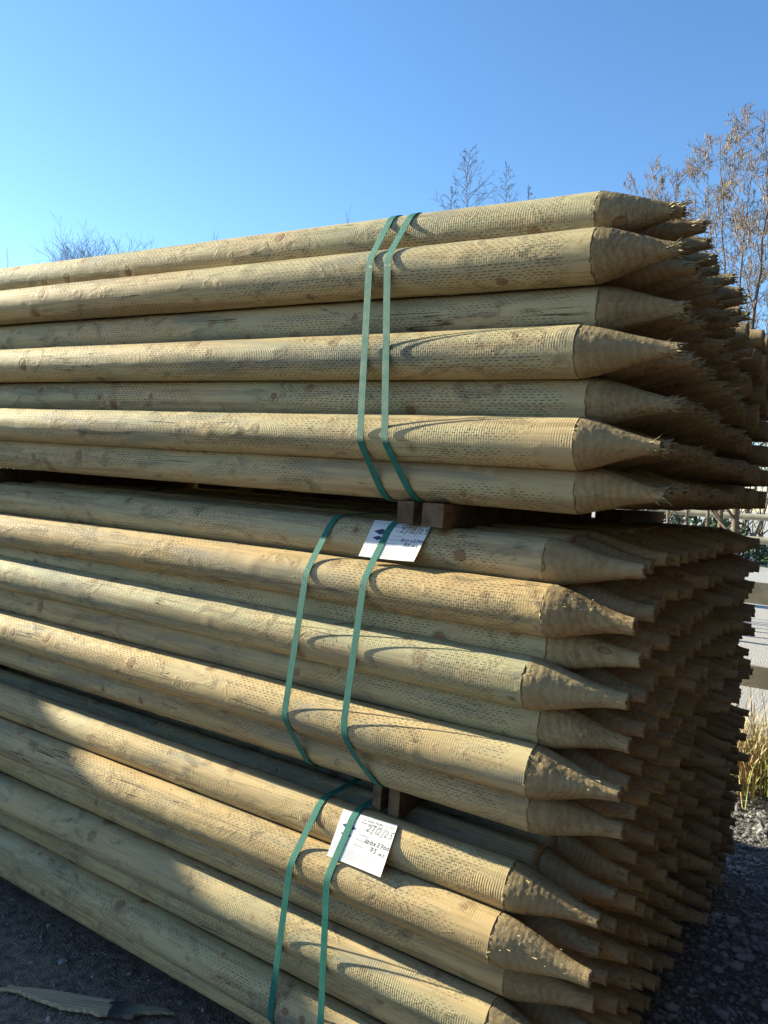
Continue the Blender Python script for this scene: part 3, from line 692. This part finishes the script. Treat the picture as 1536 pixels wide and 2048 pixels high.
paper_tag([(687, 1618), (796, 1652.5), (763.5, 1755.5), (654, 1711)], 'B', 'larger looking white paper tag dated 2/12/25 on the bottom bundle, half in sun', '019005', 'Tel: 01656 742107',
          [('2/12/25', .50, .72, .105), ('100', .52, .50, .08), ('x', .69, .50, .07), ('2700', .76, .50, .075), ('73', .66, .37, .085), ('inc', .82, .36, .07)])

# ------------------------------------------------------------------ broken offcut on the ground
def offcut():
    out = [(0,900),(45,885),(150,893),(250,900),(360,915),(480,935),(590,952),(700,975),(790,985),(870,1005),(905,1008),(962,1034),(900,1028),(860,1030),(790,1032),(745,1040),(722,1060),(690,1058),(600,1045),(520,1036),(450,1020),(380,1012),(330,1000),(240,968),(180,950),(130,935),(100,915),(60,903)]
    P = [at_z(x/2.743, 1650+y/2.743, GZ+.017) for x, y in out]
    o0 = P[0].copy(); ax = P[11]-P[0]; ang = atan2(ax.y, ax.x); Rm = Matrix.Rotation(-ang, 3, 'Z')
    L = [Rm @ (p-o0) for p in P]; n = len(L); rr = random.Random(8)
    # jagged outline: extra points between the traced ones
    Q = []
    for a, b_ in zip(L, L[1:]+L[:1]):
        k = max(1, int((b_-a).length/.008))
        for i in range(k):
            q = a.lerp(b_, i/k); Q.append(Vector((q.x+rr.uniform(-.004, .004), q.y+rr.gauss(0, .0016), 0)))
    n = len(Q); m = MB(); cx = sum((q.x for q in Q))/n
    mid = lambda x: sum(q.y*math.exp(-((q.x-x)/.05)**2) for q in Q)/max(1e-9, sum(math.exp(-((q.x-x)/.05)**2) for q in Q))
    inn = [Vector((q.x*.985+.003, mid(q.x)+(q.y-mid(q.x))*.86, .003)) for q in Q]
    bot = [Vector((q.x, q.y, -.005)) for q in Q]
    cen = [Vector((q.x, mid(q.x), .0045+.002*noise.noise(Vector((q.x*25, 5, 0))))) for q in Q]
    V = Q+inn+cen+bot
    fs = []
    for i in range(n):
        j_ = (i+1) % n; fs += [(i, j_, n+j_, n+i), (3*n+i, 3*n+j_, j_, i)]
    fs.append(tuple(range(n, 2*n))); fs.append(tuple(reversed(range(3*n, 4*n)))); m.add(V, fs)
    N = NT('weathered_splinter_wood'); tc = N.n('ShaderNodeTexCoord').outputs['Object']
    sp = N.n('ShaderNodeSeparateXYZ'); N.l(tc, sp.inputs[0]); X, Y = sp.outputs[0], sp.outputs[1]
    g = N.noise(N.xyz(N.m('MULTIPLY', X, 5.), N.m('MULTIPLY', Y, 220.), 0.), 1, 4, .6); bl = N.noise(tc, 30, 4, .6)
    c = N.mix(N.mr(g, .38, .66), (.55, .44, .28), (.33, .26, .165))
    dk = N.mr(N.m('ADD', X, N.m('MULTIPLY', N.m('SUBTRACT', bl, .5), .07)), ax.length*.63, ax.length*.65)
    c = N.mix(dk, c, N.mix(N.mr(X, ax.length*.68, ax.length*.85), (.055, .055, .055), (.27, .25, .17)))
    o = m.build('wood_offcut', [N.fin(c, .85, N.bump(g, .0025), .2)], None, False); o.location = o0; o.rotation_euler = (0, 0, ang)
    tag(o, 'long splintered grey-green wood offcut lying on the dark dirt', 'offcut')
offcut()

# ------------------------------------------------------------------ loose stones and bark litter on the ground
def stones():
    rr = random.Random(4); m = MB()
    base = [Vector(p).normalized() for p in [(1,0,0),(-1,0,0),(0,1,0),(0,-1,0),(0,0,1),(0,0,-1),(.7,.7,.3),(-.7,.7,-.2),(.7,-.7,.2),(-.6,-.7,.4)]]
    import bmesh
    shapes = []
    for s in range(14):
        bm = bmesh.new(); bmesh.ops.create_icosphere(bm, subdivisions=1, radius=1)
        sc = (rr.uniform(.7, 1.3), rr.uniform(.6, 1), rr.uniform(.35, .7))
        for v in bm.verts:
            k = rr.uniform(.72, 1.15); v.co = Vector((v.co.x*sc[0]*k, v.co.y*sc[1]*k, v.co.z*sc[2]*k))
        bm.verts.index_update(); shapes.append(([v.co.copy() for v in bm.verts], [tuple(v.index for v in f.verts) for f in bm.faces])); bm.free()
    def put(x, y, s):
        vs, fs = rr.choice(shapes); a = rr.uniform(0, 6.28); ca, sa = cos(a), sin(a); z = gh(x, y)
        m.add([(x+s*(v.x*ca-v.y*sa), y+s*(v.x*sa+v.y*ca), z+s*(v.z+.15)) for v in vs], fs)
    for _ in range(2600):    # front left dirt
        x, y = rr.uniform(-2.6, -.6), rr.uniform(-.9, .1); put(x, y, .0030*math.exp(rr.gauss(0, .6)))
    for _ in range(15000):    # gravel right and behind
        y = rr.uniform(-.2, 4.0); x = rr.uniform(-1.0, .35)
        if y < 2.1 and x < -.55: continue
        put(x, y, .0070*math.exp(rr.gauss(0, .55)))
    o = m.build('loose_stones', [M_STONE], None, False); tag(o, 'loose grey stones scattered over the dirt and gravel', 'stones', kind='stuff')
    m = MB()
    for _ in range(2200):
        x, y = rr.uniform(-2.6, -.8), rr.uniform(-.9, .1); z = gh(x, y)+.003; a = rr.uniform(0, 6.28); L = rr.uniform(.005, .03)*rr.uniform(.5, 1); wd = rr.uniform(.0006, .002)
        d = Vector((cos(a), sin(a), rr.uniform(-.1, .15)))*L; s = Vector((-sin(a), cos(a), 0))*wd; p = Vector((x, y, z))
        m.add([p-s, p+d*.5-s*1.1, p+d, p+d*.5+s*1.1, p+s, p+d*.5+Vector((0, 0, wd*.8))], [(0, 1, 5), (1, 2, 5), (2, 3, 5), (3, 4, 5), (4, 0, 5)])
    o = m.build('bark_litter', [M_PLANK], None, False); tag(o, 'scattered bark chips and straw bits on the dirt', 'litter', kind='stuff')
stones()

# ------------------------------------------------------------------ grass tuft and red stems behind the stacks
def grass():
    rr = random.Random(2); m = MB()
    for _ in range(5200):
        x = rr.uniform(-1.6, 1.2); y = 3.15+rr.gauss(0, .22); h = rr.uniform(.10, .40)*(1.4 if rr.random() < .12 else 1)
        g = 1 if (rr.random() < .62 or h > .3) else 0
        wd = rr.uniform(.0015, .0035); a = rr.uniform(0, 6.28); ln = rr.uniform(.1, .9); b = Vector((x, y, gh(x, y)))
        d = Vector((cos(a), sin(a), 0)); s = Vector((-sin(a), cos(a), 0))*wd
        pts = [b, b+Vector((0, 0, h*.5))+d*h*ln*.15, b+Vector((0, 0, h*.85))+d*h*ln*.5, b+Vector((0, 0, h*(1-.3*ln)))+d*h*ln*.95]
        m.add([pts[0]-s, pts[0]+s, pts[1]-s, pts[1]+s, pts[2]-s*.7, pts[2]+s*.7, pts[3]], [(0, 1, 3, 2), (2, 3, 5, 4), (4, 5, 6)], g)
    o = m.build('rough_grass', [M_GRASSG, M_GRASSD], None, False); tag(o, 'sunlit green and straw coloured rough grass by the fence', 'grass', kind='stuff')
    for pts, lab in (([(1470, 1522), (1500, 1535), (1536, 1570)], 'reddish dead stem arching out of the grass, upper one'), ([(1478, 1560), (1510, 1585), (1540, 1612)], 'thin reddish dead stem lying below the grass, lower one')):
        P = [at_y(x, y, 2.75+.1*i) for i, (x, y) in enumerate(pts)]; m = MB(); Q = []
        for a, c in zip(P, P[1:]):
            for i in range(6): Q.append(a.lerp(c, i/6)+Vector((0, 0, .008*sin(i))))
        Q.append(P[-1]); Q.append(P[-1]+(P[-1]-P[-2])*1.2)
        m.tube(Q, [.008]*len(Q), 6); o = m.build('dead_stem', [M_STICK]); tag(o, lab, 'stem', 'dead stems behind the stacks')
grass()

# ------------------------------------------------------------------ fences
def fence(Y, rails, posts, label, mat, rnd_rail, xr):
    root = link('rail_fence', None); root.location = (0, Y, GZ); tag(root, label, 'fence')
    for z, hgt in rails:
        m = MB()
        if rnd_rail:
            n = 30; m.tube([Vector((xr[0]+(xr[1]-xr[0])*i/n, .02*noise.noise(Vector((i*.3, z, 0))), z-GZ+.025*noise.noise(Vector((i*.25, z*3, 5))))) for i in range(n+1)], [hgt/2*(1+.06*noise.noise(Vector((i, z, 2)))) for i in range(n+1)], 12)
        else:
            n = 24; sec = [(-.02, -hgt/2), (.02, -hgt/2), (.02, hgt/2), (-.02, hgt/2)]; vs = []
            for i in range(n+1):
                x = xr[0]+(xr[1]-xr[0])*i/n; dz = .006*noise.noise(Vector((x*.8, z, 4)))
                vs += [(x, a-.045, z-GZ+b+dz) for a, b in sec]
            m.add(vs, [(i*4+k, i*4+(k+1) % 4, (i+1)*4+(k+1) % 4, (i+1)*4+k) for i in range(n) for k in range(4)]+[(3, 2, 1, 0), (n*4, n*4+1, n*4+2, n*4+3)])
        m.build('rail', [mat], root, rnd_rail)
    for x in posts:
        m = MB(); h = rails[0][0]+rails[0][1]/2+.1-GZ
        if rnd_rail: m.tube([Vector((x, .08, 0)), Vector((x, .08, h*.5)), Vector((x, .08, h))], [.07, .067, .065], 14)
        else: m.box((x-.05, -.024, 0), (x+.05, .09, h))
        m.build('post', [mat], root, rnd_rail)
fence(3.55, [(.985, .125), (.500, .125)], [-2.4, .75, 2.6], 'two-rail sawn timber fence just behind the grass', M_PLANK, False, (-4.2, 4.4))
fence(11.0, [(1.66, .105), (1.37, .095), (1.03, .11)], [-8, -5.6, -.5, 1.6], 'pale round-rail fence farther off at the edge of the gravel', M_POLE, True, (-11, 4))

# ------------------------------------------------------------------ trees
def grow(m, cat, p, d, L, r, depth, rr, up=.25, spread=.6, nseg=5, kids=5, dens=1., tips=None):
    pts = [p.copy()]; rads = [r]; q = p.copy(); dd = d.normalized()
    for i in range(nseg):
        dd = (dd+Vector((rr.gauss(0, .09), rr.gauss(0, .09), rr.gauss(0, .05)+up*.12))).normalized()
        q = q+dd*L/nseg; pts.append(q.copy()); rads.append(max(r*(1-.85*(i+1)/nseg), MINR*.7))
    m.tube(pts, rads, 7 if r > .02 else (4 if r > .006 else 3), 0, False)
    if depth <= 0:
        if cat is not None:
            for i in range(1, len(pts)):
                for _ in range(2):
                    if rr.random() < dens*.6:
                        c = pts[i].lerp(pts[i-1], rr.random()); ln = rr.uniform(.035, .07); wd = rr.uniform(.006, .010)
                        t = Vector((rr.uniform(-.15, .15), rr.uniform(-.15, .15), -1)).normalized()*ln; e = Vector((1, 0, 0))*wd; g = Vector((0, 1, 0))*wd
                        mid = c+t*.35; lo = c+t*.8
                        cat.add([c, mid-e*.5, mid+g*.5, mid+e*.5, mid-g*.5, lo-e*.45, lo+g*.45, lo+e*.45, lo-g*.45, c+t], [(0,2,1),(0,3,2),(0,4,3),(0,1,4),(1,2,6,5),(2,3,7,6),(3,4,8,7),(4,1,5,8),(5,6,9),(6,7,9),(7,8,9),(8,5,9)])
        return
    for k in range(kids):
        f = .25+.72*(k+rr.random())/kids; i = min(int(f*nseg), nseg-1); c = pts[i].lerp(pts[i+1], f*nseg-i)
        t = (pts[i+1]-pts[i]).normalized(); a = rr.uniform(0, 2*pi); o = t.orthogonal().normalized(); o = (o*cos(a)+t.cross(o)*sin(a))
        nd = (t+o*spread*rr.uniform(.7, 1.3)).normalized()
        grow(m, cat, c, nd, L*rr.uniform(.38, .58)*(1.1-.4*f), max(rads[i]*.5, .002), depth-1, rr, up, spread, max(3, nseg-1), kids, dens)
def tree(name, base, H, r, lab, seed, mat, cat=True, lean=(0, 0), depth=3, kids=6, spread=.6, group=None, dens=1., trunkpts=None, stems=1, catl='tree', minr=.003, bl=None, topk=.26, up=.5):
    global MINR
    MINR = minr
    rr = random.Random(seed); root = link(name, None); root.location = base; tag(root, lab, catl, group)
    tr = MB(); br = MB(); ck = MB() if cat else None
    for s in range(stems):
        p = Vector((rr.uniform(-.15, .15), rr.uniform(-.15, .15), 0))*(stems > 1); d = Vector((lean[0]+rr.uniform(-.3, .3)*(stems > 1), lean[1]+rr.uniform(-.3, .3)*(stems > 1), 1)).normalized()
        n = 14; pts = [p]; rads = [r]; hh = H*(1 if s == 0 else rr.uniform(.7, .98))
        if trunkpts: pts = trunkpts; n = len(pts)-1; rads = [max(r*(1-.93*i/n), minr) for i in range(n+1)]
        for i in range(0 if trunkpts else n):
            d = (d+Vector((rr.gauss(0, .035), rr.gauss(0, .035), .03))).normalized(); pts.append(pts[-1]+d*hh/n); rads.append(max(r*(1-.93*(i+1)/n), .003))
        tr.tube(pts, rads, 9)
        for i in range(3, n):
            for _ in range(2 if depth > 1 else 1):
                a = rr.uniform(0, 2*pi); f = rr.random(); c = pts[i].lerp(pts[i+1], f) if i < n else pts[i]
                dd = Vector((cos(a)*spread, sin(a)*spread, .75)).normalized(); frac = i/n
                grow(br, ck, c, dd, (bl or hh)*(.42-topk*frac)*rr.uniform(.6, 1.1), max(rads[i]*.45, .003), depth-1, rr, up, spread, 5, kids, dens)
    tr.build('trunk', [mat], root)
    c = br.build('crown', [mat], root)
    if ck and ck.v: tag(ck.build('catkins', [M_CATKIN], c, False), kind='stuff')
    return root
def gp(x, Y):
    p = at_y(x, 1000, Y); return Vector((p.x, Y, GZ))
def ptree(name, pxs, Y, r, lab, seed, mat, group, **kw):
    """pxs: picture points of the trunk from low to top; the trunk stands on the ground below the first"""
    P = [at_y(x, y, Y) for x, y in pxs]; base = Vector((P[0].x-(P[1].x-P[0].x)/max(.1, P[1].z-P[0].z)*(P[0].z-GZ)*.5, Y, GZ))
    rr = random.Random(seed); T = [Vector((0, 0, 0))]+[p-base for p in P]
    # resample
    n = 16; lens = [0]
    for a, b_ in zip(T, T[1:]): lens.append(lens[-1]+(b_-a).length)
    pts = []
    for i in range(n+1):
        s_ = lens[-1]*i/n
        for k in range(len(T)-1):
            if s_ <= lens[k+1]+1e-9: f = (s_-lens[k])/(lens[k+1]-lens[k]); pts.append(T[k].lerp(T[k+1], f)+Vector((rr.gauss(0, .012), rr.gauss(0, .05), 0))*(i > 0)); break
    tree(name, base, lens[-1], r, lab, seed, mat, group=group, trunkpts=pts, **kw)
GT = 'catkin trees right of the stacks'
G_ = dict(bl=3.8, topk=.31, dens=.36, minr=.0034, spread=.85, up=.28)
ptree('hazel_tree', [(1449, 533), (1441, 320), (1440, 285)], 8.2, .034, 'slender catkin tree rising directly behind the frayed tips', 31, M_BARK, GT, kids=6, **G_)
ptree('hazel_tree', [(1476, 600), (1489, 450), (1508, 318), (1502, 290)], 8.6, .032, 'catkin tree with a bowed trunk, between two straighter catkin trees', 32, M_BARK, GT, kids=6, **G_)
ptree('hazel_tree', [(1508, 660), (1522, 515), (1536, 307), (1540, 290)], 7.8, .05, 'thickest catkin tree, its trunk nearest the right edge', 33, M_BARK, GT, kids=6, **G_)
ptree('hazel_tree', [(1350, 700), (1352, 410), (1355, 335)], 9.4, .03, 'catkin tree rising just above the foremost stake point, left of the taller ones', 34, M_BARK, GT, kids=6, **G_)
ptree('hazel_tree', [(1290, 800), (1285, 430), (1270, 375)], 9.8, .024, 'lowest catkin tree, leftmost of the group at the end of the top stake', 36, M_BARK, GT, kids=4, **G_)
ptree('hazel_tree', [(1390, 640), (1388, 420), (1392, 325)], 9.0, .026, 'catkin tree between the lowest ones and the slender tall one', 37, M_BARK, GT, kids=6, **G_)
ptree('hazel_tree', [(1600, 640), (1600, 380), (1592, 270)], 8.8, .05, 'tallest catkin tree, mostly beyond the right edge', 35, M_BARK, GT, kids=6, **G_)
ptree('hazel_tree', [(1310, 700), (1315, 420), (1312, 352)], 9.2, .026, 'catkin tree second from left of the group, behind the top stake point', 38, M_BARK, GT, kids=6, **G_)
ptree('hazel_tree', [(1425, 640), (1420, 420), (1418, 312)], 9.5, .026, 'catkin tree just left of the slender one, partly behind it', 39, M_BARK, GT, kids=6, **G_)
GB = 'small bare trees beyond the stacks'
def spire(x, ytop, half, Y, seed, lab):
    """bare tree whose top shows as an upright leader with short spreading side twigs"""
    global MINR; MINR = .0045
    rr = random.Random(seed); top = at_y(x, ytop, Y); base = Vector((top.x+.2, Y, GZ)); root = link('bare_tree', None); root.location = base; tag(root, lab, 'tree', GB)
    T = top-base; H = T.z; hw = (at_y(x+half, ytop, Y)-top).length; tr = MB(); br = MB(); n = 14
    pts = [Vector((T.x*i/n+.05*rr.gauss(0, 1)*(0 < i < n), .05*rr.gauss(0, 1), H*i/n)) for i in range(n+1)]
    tr.tube(pts, [max(.06*(1-i/n), .006) for i in range(n+1)], 7)
    z = H-.08; vis = (at_y(x, 420, Y).z-GZ); span = max(.6, H-vis)
    while z > H-span*1.9:
        f = z/H*n; i = min(int(f), n-1); c = pts[i].lerp(pts[i+1], f-i); k = min(1, (H-z)/span)
        a = rr.uniform(0, 2*pi); L = hw*(.22+.95*k)*rr.uniform(.6, 1.25)
        grow(br, None, c, Vector((cos(a)*.9, sin(a)*.9, .75)), L, .009, 2, rr, .15, .75, 4, 4)
        z -= rr.uniform(.05, .13)
    tr.build('trunk', [M_BARKD], root); br.build('crown', [M_BARKD], root)
spire(940, 297, 46, 19, 41, 'bare tree top with side twigs, tallest over the middle of the stack')
spire(1014, 328, 26, 20, 42, 'bare tree top just right of the tallest one over the stack')
spire(903, 376, 30, 20, 43, 'low bare tree top just left of the tallest one over the stack')
spire(1056, 370, 20, 21, 44, 'faint low bare tree top, rightmost over the stack')
def bush(name, x, y0, half, ytop, Y, seed, lab, n=46):
    """rounded crown of fine bare upright twigs on a few stems; top of the crown at picture height ytop"""
    rr = random.Random(seed); c = at_y(x, y0, Y); top = at_y(x, ytop, Y).z; rad = (at_y(x+half, y0, Y)-c).length
    base = Vector((c.x, Y, GZ)); root = link(name, None); root.location = base; tag(root, lab, 'tree', GB)
    global MINR; MINR = .0055
    tr = MB(); br = MB(); hb = c.z-GZ
    for k in range(5):
        e = Vector((rr.uniform(-.35, .35)*rad, rr.uniform(-.3, .3), hb)); m_ = Vector((e.x*.4+rr.uniform(-.1, .1), e.y*.4, hb*.5))
        tr.tube([Vector((rr.uniform(-.1, .1), rr.uniform(-.1, .1), 0)), m_, e], [.06, .045, .025], 7)
        for q in range(n//5):
            f = rr.uniform(-1, 1); H = (top-c.z)*(1-.55*f*f)*rr.uniform(.6, 1.02)
            tgt = Vector((f*rad, rr.uniform(-.8, .8)*rad, hb+H)); st = e+Vector((0, 0, -rr.uniform(0, .6))); dv = tgt-st
            grow(br, None, st, dv.normalized()+Vector((0, 0, .12)), dv.length, .016, 2, rr, .1, .55, 6, 5)
    tr.build('trunk', [M_BARKD], root); br.build('crown', [M_BARKD], root)
bush('bare_tree', 172, 640, 44, 492, 19.5, 71, 'bushiest bare tree crown over the left of the stack', 60)
bush('bare_tree', 224, 640, 26, 500, 20.5, 72, 'second bushy bare crown, adjoining the bushiest one on its right', 30)
bush('bare_tree', 294, 640, 10, 496, 21, 73, 'narrow bare tree top right of the bushy crowns at left', 14)
bush('bare_tree', 112, 660, 18, 535, 20, 74, 'low bare crown just over the stake, left of the bushiest crown', 20)
for i, (x, y, Y, dp, lab) in enumerate([(425, 462, 21, 2, 'tiny bare twig tip showing over the top stake, right of the left crowns'),
        (13, 495, 17, 1, 'thin upright bare twig at the left edge over the stack'), (694, 424, 18, 1, 'single thin upright twig tip left of the straps')]):
    ptree('bare_tree', [(x, 800), (x+3, 560), (x, y)], Y, .05 if dp > 1 else .03, lab, 60+i, M_BARKD, GB, cat=False, depth=dp, kids=3, spread=.5 if dp > 1 else .1, minr=.006, bl=2.0, topk=.12)
# thicket at the far edge of the yard
def thicket():
    rr = random.Random(9); m = MB(); lf = MB()
    for i in range(420):
        x = rr.uniform(-40, 14); Y = rr.uniform(22, 30); H = rr.uniform(3, 6.5); r = rr.uniform(.02, .10)
        d = Vector((rr.gauss(0, .12), rr.gauss(0, .1), 1)); pts = [Vector((x, Y, 0))]
        for k in range(5): d = d+Vector((rr.gauss(0, .08), rr.gauss(0, .08), 0)); pts.append(pts[-1]+d.normalized()*H/5)
        m.tube(pts, [r*(1-.16*k) for k in range(6)], 5)
        for _ in range(4):
            k = rr.randrange(1, 5); dd = Vector((rr.gauss(0, .6), rr.gauss(0, .6), .8)).normalized(); L = rr.uniform(.6, 1.6)
            m.tube([pts[k], pts[k]+dd*L*.5, pts[k]+dd*L+Vector((0, 0, .15))], [r*.35, r*.25, .006], 3)
    for i in range(26000):
        x = rr.uniform(-40, 14); c = noise.noise(Vector((x*.35, 0, 0))); hmax = .5+1.5*max(0, c+.35)
        z = rr.uniform(0, hmax); Y = rr.uniform(20.5, 24); s = rr.uniform(.04, .11); a = Vector((rr.uniform(-1, 1), rr.uniform(-1, 1), rr.uniform(-1, 1))).normalized(); b2 = a.orthogonal().normalized()
        p = Vector((x, Y, z)); lf.add([p-a*s, p-b2*s*.6, p+a*s, p+b2*s*.6], [(0, 1, 2, 3)])
    tag(m.build('woodland_edge', [M_BARKF]), 'far thicket of pale bare stems behind the gravel yard', 'woodland', kind='stuff')
    tag(lf.build('ivy_undergrowth', [M_IVY], None, False), 'dark green ivy undergrowth at the foot of the far thicket', 'undergrowth', kind='stuff')
thicket()

# ------------------------------------------------------------------ unseen containers added to cast the lower-left shadow and darken the stake ends
def container(loc, rz, label):
    root = link('light_blocking_container', None); root.location = loc; root.rotation_euler = (0, 0, rz); tag(root, label, 'container', 'unseen containers added to block light')
    g = bpy.data.materials.get('light_absorbing_steel') or plain('light_absorbing_steel', (.014, .012, .012), (.022, .018, .017), 3, .8, .001, spec=.08)  # near-black so the added containers bounce little sunlight
    m = MB(); L, W, H = 6.06, 2.44, 2.57
    def wall(p, q):
        n = int((q-p).length/.07); t = (q-p)/n; nm = Vector((t.y, -t.x, 0)).normalized(); vs = []
        for i in range(n+1):
            o = nm*(-.03 if i % 4 in (0, 1) else -.005); b_ = p+t*i+o; vs += [(b_.x, b_.y, .14), (b_.x, b_.y, H-.1)]
        m.add(vs, [(2*i, 2*i+2, 2*i+3, 2*i+1) for i in range(n)])
    a, b_, c, d = Vector((-L/2, -W/2, 0)), Vector((L/2, -W/2, 0)), Vector((L/2, W/2, 0)), Vector((-L/2, W/2, 0))
    wall(a, b_); wall(b_, c); wall(c, d); wall(d, a)
    m.build('walls', [g], root, False)
    f = MB(); e = .06
    for x in (-L/2, L/2-e*2):
        for y in (-W/2, W/2-e*2): f.box((x, y, 0), (x+e*2, y+e*2, H))
    for z in (0, H-.12):
        for y in (-W/2, W/2-.08): f.box((-L/2+e*2, y+.002, z+.002), (L/2-e*2, y+.078, z+.118))
        for x in (-L/2, L/2-.08): f.box((x+.002, -W/2+e*2, z+.002), (x+.078, W/2-e*2, z+.118))
    f.build('frame', [g], root, False)
    r = MB(); r.box((-L/2+.05, -W/2+.05, H-.05), (L/2-.05, W/2-.05, H-.02)); r.build('roof', [g], root, False)
container((-9.76, -1.4, GZ), 0, 'added unseen steel container left of the stacks, casting the lower-left shadow')  # stand-in for whatever casts the lower-left shadow
for yc, w1 in ((-1.65, 'beside the photographer'), (4.55, 'behind the nearer pair')):  # stacked pairs added to keep skylight off the stake ends
    container((2.2, yc, GZ), pi/2, f'lower unseen container added on the right to darken the stake ends, {w1}')
    container((2.2, yc, GZ+2.59), pi/2, f'upper unseen container added on the right to darken the stake ends, {w1}')
